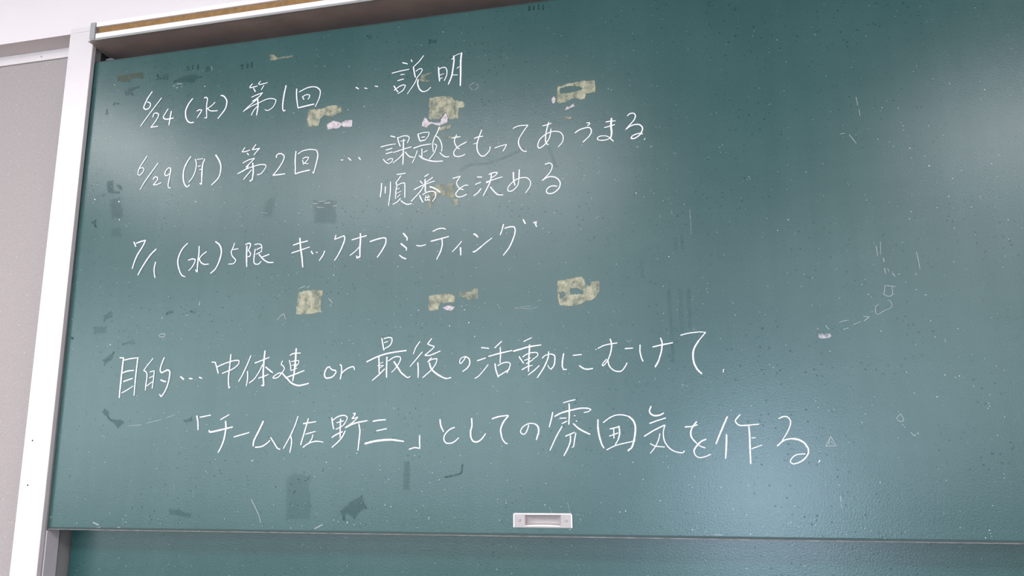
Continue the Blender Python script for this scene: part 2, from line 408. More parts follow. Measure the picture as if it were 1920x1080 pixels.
def patch(name, outer, holes, m, parent, y, jit=.0006, rim=.0032, thick=0.0):
    # a thin flake with a ragged outline; 'cov' falls to 0 at its rim
    def ring(s):
        v = [int(q) for q in s.replace(',', ' ').split()]; P = [Vector((v[i]*1e-4, v[i+1]*1e-4)) for i in range(0, len(v), 2)]
        out = []
        for a, b in zip(P, P[1:]+P[:1]):
            n = max(1, int((b-a).length/.003))
            for k in range(n): out.append(a.lerp(b, k/n)+Vector((random.gauss(0, jit), random.gauss(0, jit))))
        return out
    bm = bmesh.new(); lay = bm.verts.layers.float.new('cov'); es = []
    for R in [ring(outer)] + [ring(h) for h in holes]:
        vs = [bm.verts.new((p.x, y, p.y)) for p in R]
        for a, b in zip(vs, vs[1:]+vs[:1]): es.append(bm.edges.new((a, b)))
    bmesh.ops.triangle_fill(bm, edges=es, use_beauty=True, use_dissolve=False)
    bmesh.ops.recalc_face_normals(bm, faces=bm.faces[:])
    inner = bmesh.ops.inset_region(bm, faces=bm.faces[:], thickness=rim*.5, use_even_offset=False, use_boundary=True)
    for v in bm.verts: v[lay] = 0.0 if v.is_boundary else 1.0
    if thick:
        be = [e for e in bm.edges if e.is_boundary]
        r = bmesh.ops.extrude_edge_only(bm, edges=be)
        bmesh.ops.translate(bm, verts=[v for v in r['geom'] if isinstance(v, bmesh.types.BMVert)], vec=(0, thick, 0))
    return obj(name, bm, m, parent)

LINES = [
('white chalk line of writing beginning 6/24, topmost on the board', ['58:1877,10956 1762,10792 1682,10615 1663,10525 1731,10476 1819,10498 1861,10577 1831,10651 1752,10682', '50:2173,10745 2004,10533 1808,10286 1614,10022', '54:1962,10233 1983,10323 2051,10343 2124,10298 2111,10216 2025,10079 1927,9961|1927,9961 2035,9964 2134,9967', '53:2398,10420 2329,10312 2266,10209|2266,10209 2314,10149 2413,10132 2578,10147;57:2497,10339 2478,10177 2457,9960', '64:3094,10621 2988,10486 2920,10311 2939,10127 3006,10010 3087,9965 3174,9965', '49:3247,10260 3312,10289 3390,10277|3390,10277 3357,10208 3270,10081;53:3433,10600 3490,10608 3531,10571|3531,10571 3518,10354 3545,10043|3545,10043 3483,10053;45:3756,10445 3652,10357 3545,10296|3545,10296 3623,10233 3719,10213 3843,10209', '56:3910,10614 3998,10581 4081,10471 4092,10361 4042,10205 3868,9993', '40:4792,10827 4730,10767 4723,10722|4723,10722 4798,10732 4936,10748;63:4827,10701 4883,10604;40:5013,10872 4957,10812|4957,10812 4990,10785 5073,10789 5211,10809;36:5113,10748 5045,10634;40:4786,10466 4923,10510 5087,10550|5087,10550 5000,10456 4811,10352|4811,10352 4939,10382|4939,10382 4752,10251 4575,10106|4575,10106 4773,10213 4991,10287 5209,10360 5356,10361 5469,10304 5405,10142 5263,10055 5178,10087;62:4960,10416 4978,10190 4955,9964;44:4950,10193 4864,10095 4806,9977', '62:5729,10666 5690,10447 5666,10219 5668,10059 5695,9994|5695,9994 5740,10007', '54:6026,10542 6031,10355 6058,10175 6083,10031|6083,10031 6262,10055 6511,10084;47:6099,10453 6170,10484 6330,10541 6492,10545 6601,10500 6668,10404 6648,10230 6550,10014;50:6192,10322 6236,10234;39:6214,10325 6302,10359 6389,10340|6389,10340 6377,10279 6347,10230', '56:7616,10398 7684,10346;49:7841,10354 7911,10328;38:8109,10370 8187,10347', '52:8810,10893 8879,10870 8939,10845;51:9031,10942 9053,10883;41:8541,10652 8746,10682 8981,10701;44:8765,10586 8867,10586;44:8691,10439 8844,10467;51:8603,10315 8653,10223 8705,10148;41:8611,10202 8720,10275 8838,10313 8890,10281 8824,10169 8706,10105;37:9344,11011 9236,10877 9102,10756;58:9090,10748 9107,10634 9144,10474;37:9155,10628 9239,10678 9315,10660 9274,10562 9191,10468 9126,10322 8944,10069;58:9212,10406 9205,10295 9246,10170 9314,10094 9381,10078;40:9381,10078 9456,10103 9533,10170', '57:9722,10661 9736,10470 9754,10297;37:9743,10607 9809,10641 9892,10631 9934,10548 9927,10430 9870,10300;30:9744,10452 9860,10481;33:9753,10349 9819,10383;40:10049,10825 10090,10846;57:10098,10905 10107,10767 10075,10514 10043,10365 9970,10195;27:10107,10895 10189,10928 10297,10957;71:10297,10957 10276,10745 10274,10404 10266,10126;37:10182,10577 10240,10613;30:10076,10420 10200,10405']),
('white chalk line of writing beginning 6/29', ['45:1886,9179 1786,9030 1684,8860 1654,8719|1654,8719 1711,8678 1794,8742 1825,8829 1777,8878 1694,8859', '49:2227,8953 2050,8719 1876,8484 1767,8294', '45:2121,8534 2168,8592 2237,8577 2252,8522 2209,8455 2138,8387|2138,8387 2235,8382 2367,8423', '48:2624,8684 2607,8774 2547,8798 2467,8716 2455,8628 2506,8597 2599,8642 2622,8702;52:2615,8738 2597,8545 2574,8370 2592,8271 2650,8261', '59:3169,9042 3075,8909 2998,8721 2992,8509 3034,8347 3108,8250 3173,8274 3180,8299', '48:3303,8958 3343,8830 3324,8638 3260,8485 3160,8362;33:3357,8949 3527,8954;62:3566,8936 3521,8778 3521,8532 3531,8277|3531,8277 3481,8308;33:3391,8759 3465,8775;33:3444,8671 3510,8682', '62:3876,9018 3985,8858 4043,8694 4037,8520;50:4037,8520 3981,8386 3815,8235', '43:4682,9133 4609,9029|4609,9029 4698,9026 4825,9054;57:4756,8977 4796,8929;43:4982,9185 4889,9060|4889,9060 4971,9060 5089,9075|5089,9075 5020,9003 4943,8915;43:4652,8734 4786,8791 4967,8831|4967,8831 4881,8738 4741,8621|4741,8621 4814,8640|4814,8640 4719,8545 4522,8464|4522,8464 4745,8560 4961,8618 5160,8646 5289,8610 5258,8513 5156,8402 5066,8393;68:4923,8708 4952,8524 4944,8352 4936,8275|4936,8275 4874,8241;43:4903,8528 4800,8417 4697,8301', '49:5568,8785 5557,8830 5617,8879 5708,8867 5775,8791 5737,8657 5621,8479 5493,8337|5493,8337 5664,8339 5815,8345', '52:6083,8899 6075,8677 6089,8470 6093,8317|6093,8317 6250,8353 6470,8381;38:6140,8825 6261,8890 6455,8911 6615,8881;52:6633,8871 6671,8740 6631,8505 6579,8290|6579,8290 6551,8326;45:6272,8650 6303,8544;35:6271,8684 6340,8720 6429,8712|6429,8712 6405,8646 6320,8568|6320,8568 6427,8550', '44:7291,8561 7334,8557;51:7471,8598 7542,8529;51:7741,8586 7787,8518', '44:8542,9044 8657,9002;40:8297,8792 8479,8819 8672,8830;40:8431,8700 8590,8734;37:8433,8606 8592,8637;43:8369,8476 8438,8394 8506,8355;33:8471,8441 8545,8475 8604,8462 8589,8397 8514,8354;43:8719,8993 8747,8873 8791,8760;37:8745,8982 8862,9011 8962,9001 9013,8946 8965,8826;30:8797,8884 8922,8897;53:8871,8927 8871,8677 8866,8304;36:8614,8619 8818,8665 9067,8716;36:8869,8577 8771,8471 8615,8361;43:8919,8606 8987,8516 9054,8468 9129,8456', '46:9228,9024 9255,8921 9281,8839|9281,8839 9413,8855;33:9245,9022 9377,9045 9509,9036|9509,9036 9486,8947 9413,8855;33:9321,8931 9403,8934;43:9125,8677 9315,8724 9562,8741;43:9333,8648 9335,8450;33:9375,8553 9465,8589;36:9218,8610 9170,8465 9098,8316;52:9269,8481 9352,8407 9517,8334 9681,8298 9844,8294;39:9755,9144 9707,9008 9643,8898 9598,8737 9613,8546;39:9659,8938 9741,8872 9799,8767 9825,8649 9817,8534;36:9636,8733 9694,8695 9678,8614 9630,8503 9517,8366;42:9777,8505 9843,8434 9924,8385 9997,8386', '42:10060,8836 10165,8845 10270,8850;45:10181,8901 10133,8799 10133,8716 10190,8596 10255,8549;39:10416,8701 10327,8664 10198,8595 10110,8489;45:10110,8489 10131,8398 10215,8365 10312,8375 10384,8406', '45:10785,8961 10744,8851 10688,8693 10672,8565 10696,8432 10775,8327 10855,8328 10934,8393 10982,8469 10985,8534;38:10608,8770 10696,8799 10816,8803;35:10584,8635 10680,8658', '38:11093,8487 11235,8525 11373,8547|11373,8547 11344,8482 11289,8394', '38:11529,8919 11631,8962 11757,8970 11881,8963|11881,8963 11786,8840 11675,8674;47:11675,8674 11653,8564 11688,8448 11764,8352 11841,8333', '37:12221,8911 12314,8922 12422,8954;44:12361,8977 12304,8770 12280,8565 12306,8474 12344,8447;40:12412,8815 12377,8619 12291,8484 12182,8399 12120,8389 12103,8471 12154,8593 12279,8693 12434,8749 12586,8733 12661,8669 12689,8571 12657,8463 12571,8373', '37:13229,8877 13294,8874|13294,8874 13285,8835 13243,8808;43:12957,8667 13072,8730 13223,8762 13298,8746 13328,8664 13277,8558 13131,8428', '42:13657,8851 13749,8857 13871,8856;36:13618,8720 13730,8740 13850,8767;67:13784,8924 13767,8744 13777,8601 13758,8477;36:13758,8477 13690,8437 13572,8426 13461,8453 13470,8507 13545,8531 13649,8520 13722,8481;45:13722,8481 13778,8413 13810,8378', '42:14137,8941 14197,8990 14285,8985 14312,8922 14279,8831 14187,8731 14096,8634;45:14096,8634 14186,8692 14289,8720 14391,8709 14454,8640 14443,8548 14381,8461 14277,8401 14204,8404 14228,8461 14324,8498 14412,8504 14455,8481', '32:14505,8378 14478,8342']),
('short indented white chalk line under the 6/29 line', ['46:8341,7882 8336,7718 8315,7548;43:8438,7792 8439,7628;46:8566,7895 8563,7650 8529,7319;39:8721,8066 8829,8069 8936,8079;39:8821,8024 8765,7943 8700,7867|8700,7867 8726,7783 8704,7671 8699,7476;39:8751,7806 8833,7839 8916,7840|8916,7840 8926,7717 8927,7481;29:8728,7701 8794,7720;29:8722,7604 8828,7644;29:8740,7505 8813,7572;39:8823,7474 8742,7391 8628,7339;45:8833,7416 8908,7353 8991,7314 9097,7322', '42:9407,7952 9501,8005;45:9297,7855 9360,7785;39:9607,7917 9523,7860 9442,7810;39:9158,7656 9328,7731 9491,7782 9653,7824;55:9421,7885 9426,7722 9431,7584;42:9394,7733 9298,7588 9088,7379;61:9541,7696 9671,7637 9761,7565|9761,7565 9785,7538;52:9291,7508 9333,7407 9374,7331;42:9372,7517 9461,7566 9591,7579 9672,7540 9681,7443 9609,7336;32:9445,7495 9423,7376|9423,7376 9544,7374;29:9430,7439 9543,7446;29:9502,7498 9487,7394', '41:10097,7849 10185,7866 10273,7882|10273,7882 10217,7798 10186,7737 10210,7654 10282,7576 10354,7554;41:10457,7646 10393,7655 10282,7600 10179,7497 10171,7434 10235,7388 10330,7396 10426,7436', '44:10682,7829 10787,7815;41:10631,7653 10761,7694;41:10766,7543 10694,7453 10603,7394;41:10955,7864 11058,7899 11152,7894|11152,7894 11120,7838 11026,7782;38:10892,7691 11010,7720 11135,7749 11268,7777;28:10892,7667 10994,7698;47:11014,7879 10986,7698 10899,7515 10820,7371;47:10986,7563 11071,7453 11164,7366 11281,7349', '53:11529,7864 11532,7698 11561,7553;53:11666,7915 11656,7702;40:11656,7702 11623,7548 11506,7432 11405,7432 11398,7504 11461,7593 11586,7685 11725,7720 11848,7701 11916,7616 11915,7522 11875,7447 11805,7356', '40:12263,7986 12358,8009 12418,7964 12416,7886 12353,7766 12191,7611;43:12191,7611 12291,7669 12397,7683 12503,7650 12576,7574 12597,7494 12557,7389 12450,7305 12344,7290 12284,7326 12293,7396 12362,7452 12438,7464 12521,7446']),
('white chalk line of writing beginning 7/1', ['59:1713,6916 1783,6790;59:1785,6877 1907,6911 2049,6936|2049,6936 1977,6777 1860,6596 1781,6412 1735,6231', '61:2377,6685 2244,6571 2108,6392 1976,6178 1911,6055', '54:2387,6353 2363,6206 2375,6069 2410,5958', '53:3254,6775 3124,6648 3036,6468 3018,6300 3075,6111 3160,5972 3247,5933', '46:3307,6341 3407,6368 3500,6353|3500,6353 3488,6270 3423,6157 3337,6079;57:3587,6676 3592,6482 3578,6298 3580,6030|3580,6030 3530,6084;46:3804,6527 3695,6458 3610,6363|3610,6363 3654,6277 3750,6212 3879,6209', '60:4031,6764 4137,6681 4201,6559 4202,6408 4151,6228 4071,6067;45:4071,6067 3951,5975', '45:4555,6686 4517,6571 4482,6473 4513,6372 4599,6283 4606,6233 4552,6178 4426,6175;34:4529,6529 4664,6545', '45:4856,6635 4935,6659 4990,6639 4977,6557 4937,6485|4937,6485 5004,6406 4990,6340 4937,6327;59:4894,6596 4900,6346 4920,6081;38:5099,6615 5205,6624 5278,6594 5300,6518 5287,6436;34:5160,6486 5281,6536;34:5149,6371 5305,6435;51:5123,6497 5107,6333 5106,6185 5154,6124;41:5154,6124 5234,6127 5301,6189;41:5504,6348 5322,6294;51:5229,6374 5314,6270 5425,6181 5516,6146 5621,6144', '47:6126,6531 6315,6580 6500,6608;44:6097,6342 6306,6393 6554,6458;67:6292,6689 6320,6466 6366,6218 6398,5981', '53:6601,6349 6647,6281;46:6732,6316 6761,6309;43:6945,6334 6906,6232 6817,6108', '43:7220,6696 7190,6601|7190,6601 7307,6633 7425,6673;53:7425,6673 7448,6583 7383,6393 7289,6207 7208,6091', '42:7631,6557 7764,6585 7997,6633;66:7841,6692 7846,6523 7838,6347 7845,6138|7845,6138 7770,6111|7770,6111 7761,6160;39:7821,6372 7724,6274 7592,6184', '49:8084,6482 8233,6520 8397,6548 8472,6538;48:8480,6534 8475,6415 8388,6246 8277,6095', '58:8905,6623 9005,6505|9005,6505 8997,6450;58:8852,6381 8992,6261|8992,6261 8985,6214;51:8825,6106 8899,6046 8981,6010', '41:9234,6312 9331,6293 9452,6316', '41:9620,6616 9744,6665 9856,6673 9928,6647;50:9579,6386 9794,6426 10001,6469;47:9842,6415 9851,6289 9805,6120 9719,5954', '37:10309,6335 10208,6218 10090,6104;56:10283,6189 10290,6018', '56:10596,6486 10646,6459 10690,6405;49:10576,6072 10630,6081 10770,6179;37:10770,6179 10895,6279 11016,6360', '52:11286,6656 11259,6547;43:11259,6547 11212,6423;46:11313,6566 11421,6589 11528,6581 11558,6509;49:11558,6509 11526,6358 11416,6120 11277,5946;55:11740,6735 11788,6639;58:11978,6647 12031,6659|12031,6659 12022,6598;48:12022,6598 12044,6550']),
('white chalk line with the small word or in it', ['49:1599,4002 1717,3990;70:1705,3982 1694,3714 1684,3342 1678,3029;45:1709,3933 1885,3965 2117,3984;66:2108,3976 2091,3572 2086,3075;49:1703,3624 1858,3668 2025,3679;52:1761,3416 2006,3486;41:1732,3140 1866,3200 2042,3300', '41:2534,3953 2420,3820 2300,3670;48:2300,3670 2384,3612 2405,3482 2392,3323 2390,3187;34:2475,3625 2592,3653;48:2592,3653 2591,3461 2575,3230;31:2469,3480 2602,3541;41:2413,3290 2570,3390;58:2840,3959 2774,3776 2758,3648 2808,3598 2878,3628 2976,3657 3029,3576 2996,3322 2921,3134 2840,3025|2840,3025 2789,3081;54:2790,3426 2862,3397 2936,3379', '68:3326,3487 3413,3421;57:3564,3440 3646,3427;57:3831,3456 3904,3430', '53:4143,3810 4233,3799|4233,3799 4276,3695 4331,3536;46:4294,3691 4500,3766 4725,3822 4856,3825|4856,3825 4853,3739 4720,3633 4583,3583 4437,3532;56:4636,3967 4622,3652 4609,3402 4636,3183|4636,3183 4664,3206', '46:5163,3924 5081,3716 4973,3485 4879,3329;49:5099,3559 5110,3387 5085,3218;46:5278,3748 5439,3797 5641,3868;69:5526,4021 5509,3779 5508,3500 5533,3213|5533,3213 5481,3222;45:5479,3702 5386,3519 5275,3367 5159,3285;55:5559,3645 5747,3508;39:5390,3392 5529,3429 5646,3472', '42:5988,3771 5958,3694 6011,3654 6045,3591 6001,3515 5889,3395 5771,3380 5794,3429 5918,3495 6003,3477;55:6003,3477 6128,3358 6251,3247 6405,3194 6521,3202 6670,3235;42:6169,3896 6252,3932 6437,3940;68:6322,4045 6316,3813 6303,3567 6269,3300;42:6161,3780 6198,3648 6212,3539;29:6210,3748 6327,3767 6403,3764|6403,3764 6398,3703 6334,3628;29:6231,3662 6382,3680;32:6212,3539 6369,3596;48:6085,3377 6292,3445 6548,3532', '50:7185,3600 7112,3572 7058,3452 7079,3360 7145,3340 7259,3370 7338,3459 7328,3512|7328,3512 7254,3522 7194,3569 7177,3600', '47:7430,3638 7463,3621;50:7468,3621 7477,3469 7450,3307;44:7478,3439 7565,3512 7677,3569 7767,3578 7790,3512', '53:8434,4201 8464,4055 8491,3933;40:8485,4191 8597,4214 8678,4191 8672,4092 8617,4019 8507,3963;37:8495,4099 8583,4126;59:8083,3679 8271,3760 8430,3815 8669,3866 9025,3901;49:8375,3772 8384,3591 8388,3419;27:8410,3635 8482,3660;27:8347,3585 8491,3587;27:8405,3530 8484,3580;46:8517,3504 8377,3374 8228,3255;58:8567,3772 8564,3555 8569,3316;40:8601,3681 8735,3759 8861,3769 8894,3723 8864,3635 8771,3504 8686,3424;58:8737,3662 8818,3547 8916,3410 9027,3318;42:9027,3318 9075,3294 9125,3322', '39:9342,4088 9253,3965 9192,3817;39:9403,3854 9288,3725 9121,3540;51:9302,3620 9315,3457 9313,3291;39:9619,4145 9526,4029|9526,4029 9597,3996 9683,3971|9683,3971 9645,3920 9467,3778|9467,3778 9584,3774 9824,3861;33:9616,3721 9531,3624;36:9554,3641 9631,3683 9748,3694|9748,3694 9725,3591 9618,3447 9419,3284;60:9570,3611 9618,3477 9728,3370 9882,3278 9975,3246;44:9975,3246 10074,3265', '35:10408,3715 10370,3643 10294,3565 10271,3617 10309,3689 10401,3718;50:10401,3718 10484,3668 10504,3565 10447,3465 10340,3392', '44:10768,3900 10939,3878;41:10674,3615 10863,3672;38:10918,3522 10824,3409 10704,3282 10621,3234;41:11225,4021 11067,3881;44:10930,3703 11186,3760 11454,3811;41:11194,3891 11197,3701 11184,3557;47:11072,3539 11094,3400 11145,3247;38:11132,3493 11244,3547 11363,3558 11414,3520 11391,3434 11338,3328;40:11152,3269 11272,3337 11398,3412', '35:11716,3998 11894,4074;52:11484,3795 11662,3837 11839,3880 12097,3907;40:11608,3679 11659,3598 11710,3524;35:11689,3662 11808,3730 11955,3753 12021,3729 12012,3672 11909,3604;34:11732,3588 11865,3634;34:11768,3515 11909,3590;55:11847,3916 11829,3650 11814,3349;43:11671,3389 11789,3450 11900,3475;40:12050,3463 11949,3373 11809,3271;46:12262,3756 12245,3621 12154,3424 12005,3208;34:12116,3618 12187,3680 12304,3705;46:12304,3705 12383,3673 12396,3587 12372,3460 12305,3376;31:12305,3376 12269,3406 12239,3464', '51:12586,3702 12561,3567 12551,3439 12578,3361|12578,3361 12643,3366;37:12786,3659 12972,3669;48:12916,3435 13000,3375 13084,3352 13198,3365', '42:13324,3788 13481,3853 13728,3886;48:13587,3976 13615,3855 13588,3686 13527,3534;36:13527,3534 13453,3438 13404,3418 13427,3481 13499,3549;44:13526,3520 13550,3407 13631,3320 13714,3287 13797,3294 13870,3368 13921,3457;41:13891,3760 14054,3765;31:13273,3764 13288,3768', '50:14209,3825 14200,3692 14223,3565 14254,3484;44:14468,3773 14645,3808 14878,3845;47:14635,3955 14663,3842 14639,3676 14576,3484;52:14576,3484 14499,3355', '38:15048,3996 15199,4029 15415,4048 15555,4035;35:15555,4035 15405,3868;57:15405,3868 15310,3720 15276,3583 15288,3418 15347,3279 15428,3188', '34:15868,3266 15855,3202']),
('white chalk line beginning with a corner bracket, lowest on the board', ['66:3838,2550 3875,2410 3892,2233;43:3920,2520 4198,2561', '42:4465,2454 4686,2568;59:4185,2213 4209,2174 4364,2195 4792,2280;62:4601,2416 4620,2260 4586,2002 4528,1836 4459,1708', '45:4841,2052 5044,2102 5228,2148', '67:5574,2399 5480,2202 5359,1962 5349,1843;47:5401,1812 5553,1826 5667,1884 5764,1961;50:5780,2025 5867,1912 5957,1792 6025,1761', '47:6441,2494 6380,2308 6275,2071 6111,1778;50:6284,2056 6308,1907 6277,1693;47:6578,2327 6889,2366;53:6702,2437 6633,2199 6537,1860;43:6646,2092 6890,2151;40:6827,2078 6807,1990 6745,1902;43:6594,1800 6729,1887 6907,1930 7087,1910', '49:7274,2449 7298,2322 7332,2196;40:7304,2396 7439,2475 7584,2492 7650,2442 7620,2361 7559,2281;40:7403,2335 7563,2374;37:7384,2188 7511,2245 7598,2303;52:7489,2415 7488,2216 7491,2011;49:7294,2013 7420,2085 7547,2134;49:7611,2148 7536,2010 7443,1909 7302,1793;40:7792,2528 7840,2534 7817,2483 7763,2418;40:7763,2418 7827,2428 7906,2452|7906,2452 7829,2372 7641,2236;52:7609,2222 7831,2314 8132,2367;55:7935,2297 7964,2136 7946,1917 7928,1722', '51:8268,2350 8386,2370 8567,2381;45:8363,2142 8595,2185;69:8091,1865 8303,1913 8538,1939 8741,1940 8998,1905', '53:9366,2030 9368,1887 9377,1751;47:9377,1751 9254,1767 9129,1735', '50:9829,2366 9853,2223 9914,2101;46:10163,2189 10058,2148 9952,2050 9920,1951 9961,1866 10044,1851 10149,1878 10254,1964', '52:10545,2375 10553,2226 10523,2099 10531,1972 10583,1887 10672,1875 10761,1927 10857,2045', '46:11002,2357 11161,2402 11360,2424;54:11360,2410 11263,2299 11196,2159 11196,2047 11231,1921 11296,1837;37:11296,1837 11340,1830', '39:11801,2213 11786,2150 11741,2054 11683,2020 11623,2069 11656,2152 11743,2221 11845,2247 11939,2234;53:11939,2234 12002,2175 12015,2064 11962,1905', '39:12555,2663 12684,2697 12809,2722;45:12326,2468 12291,2323 12245,2164;47:12364,2384 12522,2457 12708,2502 12906,2540 13075,2536 13137,2507;33:13137,2507 13073,2467 12988,2451;50:12680,2635 12678,2440 12661,2213;33:12474,2340 12612,2345;36:12517,2229 12625,2282;39:12783,2390 12801,2386;38:12818,2286 12836,2269;44:12519,2174 12398,1976 12250,1683;50:12757,2225 12895,2106 13101,2001;44:12589,1971 12696,2013 12781,2046;47:12692,1979 12685,1863 12633,1727 12545,1575;38:12806,2032 12777,1902 12752,1753|12752,1753 12717,1739', '55:13277,2299 13272,2128 13295,1964 13344,1787 13384,1719;38:13386,2238 13514,2328 13640,2381 13778,2389 13914,2355;65:13914,2355 14006,2265 14042,2143 14029,1981 13988,1807 13944,1714|13944,1714 13874,1661;35:13437,1681 13618,1764 13825,1816 14024,1854;41:13517,2104 13687,2142 13708,2162;51:13708,2162 13716,2013 13685,1891;35:13685,1891 13619,1784;38:13597,2123 13596,1913;35:13504,1959 13682,2020', '48:14378,2550 14343,2462 14371,2394 14444,2359 14552,2370 14628,2409;40:14332,2203 14480,2254 14663,2308;45:14217,1945 14390,2050 14623,2161;37:14643,2167 14612,2067 14600,1960 14627,1827 14708,1706 14811,1639 14915,1612 14975,1612 15003,1648;34:14532,1995 14503,1882 14430,1736 14323,1604;34:14332,1797 14430,1749 14616,1727', '42:15040,2121 15166,2128 15286,2161;50:15274,2223 15178,2099 15146,1993 15167,1900 15241,1807;36:15241,1807 15316,1740 15418,1702;49:15440,1868 15347,1832 15250,1741 15193,1649 15209,1570;36:15209,1570 15265,1520 15369,1519 15515,1574', '52:15882,2312 15779,2103 15631,1783;52:15845,1957 15829,1748 15800,1494;39:16130,2347 16047,2256 16037,2204 16091,2144 16193,2133 16482,2154;54:16284,2114 16288,1925 16279,1691 16272,1388;33:16324,1883 16394,1891;33:16310,1678 16407,1709 16511,1747', '38:16862,2255 16953,2295 17028,2285 17079,2212 17065,2109 16992,1967 16894,1827;45:16799,1727 16932,1833 17059,1863;58:17059,1863 17183,1849 17301,1783 17367,1681;45:17367,1681 17367,1591 17303,1490 17186,1408 17072,1377;35:17072,1377 17020,1416 17056,1492 17148,1555 17309,1569', '32:17569,1444 17542,1410']),
]
for lab, chars in LINES:
    ln = thing('chalk_writing', (0, 0, 0), lab, None); ln.parent = pan
    for data in chars: chalk('chalk_character', data, CHALK, ln)
GHOSTS = [
'27:18969,5640 18976,5539 18974,5429',
'24:19059,5717 19035,5462',
'38:19077,5386 19091,5303',
'34:19082,5176 19091,5058;27:19138,5164 19164,5090;37:19218,5060 19261,4994',
'30:19322,5035 19355,5037',
'33:19635,5008 19657,5033',
'27:19697,5463 19714,5309 19726,5110',
'27:19056,4817 19037,4701 19019,4648 19109,4599 19178,4640 19184,4783;27:19065,4822 19249,4788',
'23:18833,4301 18845,4389 18900,4458;23:19077,4520 19117,4514 19150,4427 19120,4367;23:18835,4318 18864,4246 18984,4311 19120,4367',
'30:18600,4223 18714,4208|18714,4208 18608,4133',
'24:18145,4119 18231,4151 18331,4164',
'24:18208,3982 18309,4004;20:18405,4068 18542,4122',
'37:18766,4311 18782,4310',
'34:17718,4003 17753,4020',
'27:17891,4076 17913,4031 17948,3993',
'29:17697,1711 17802,1900|17802,1900 17884,1718|17884,1718 17697,1711;23:17749,1745 17781,1846;23:17795,1812 17838,1744',
'26:19018,2225 19097,2308|19097,2308 19143,2214 19114,2164 19052,2174 19018,2225;29:19108,2106 19130,2088',
'29:19250,1953 19284,1902 19322,1890;32:19359,1951 19379,1918',
'29:10487,10091 10552,10134 10617,10168;26:10650,10122 10714,10047 10601,9960;23:10568,9972 10495,10065',
'42:2636,4505 2719,4545 2819,4530|2819,4530 2787,4466 2651,4472',
'64:3710,5284 3693,5198',
'36:5801,4742 5882,4833 5965,4885|5965,4885 6015,4748',
'36:6357,5477 6484,5518;33:6537,5475 6587,5513;35:7091,5184 7143,5134 7196,5068;32:7146,5055 7165,4991',
'40:8744,4441 8776,4452;37:8865,4418 8888,4440',
'17:11539,4740 11733,4723 11911,4710 12045,4755;17:11658,4759 11897,4769;41:11531,4740 11546,4737',
'42:6954,41 7142,128',
'31:5370,660 5573,327 5632,154',
'40:9593,264 9601,319',
'63:5329,1505 5368,1523',
'18:2011,2352 2352,2368;22:2495,2407 2899,2484;17:3016,2523 3250,2592',
'27:6602,7533 6725,7514;23:6740,7563 6913,7566;40:6898,7509 7036,7511;30:7125,7416 7211,7425;23:6693,7434 6885,7402',
'23:14745,6607 14748,6543',
'23:14992,6683 14998,6597',
'19:15373,6676 15376,6440;15:15379,6420 15372,6128',
'27:18877,8839 18892,8659;27:18910,8568 18917,8419',
'33:18497,8066 18589,8072;32:18676,8033 18788,7832',
'46:2481,11037 2545,11055;41:2595,11086 2753,11067;51:2732,11007 2760,10979;41:2577,10976 2642,10981',
'40:3578,11461 3607,11346',
'39:7427,10997 7411,10941',
'24:14491,3128 14487,3080',
'32:15024,2978 15063,2964;21:15109,2946 15136,2946',
'19:13926,3941 13959,3905 14001,3917 14045,3951',
'44:14301,8201 14353,8193',
'38:14624,8200 14614,8150;29:14648,8193 14636,8156',
'10:12214,542 12294,356',
'11:12599,624 12647,425;11:12755,388 12858,378;15:12903,373 12920,370',
'37:44,211 95,244',
'55:1252,115 1411,60;55:1350,-10 1462,4;35:1931,9 2005,19',
'39:17889,774 17888,675;24:17883,626 17883,564',
'38:18611,1010 18621,1047',
'45:20382,172 20404,177;32:19897,216 19931,216',
'25:15503,31 15655,25',
]
for data in GHOSTS: chalk('chalk_trace', data, FAINT, pan, -.0010)
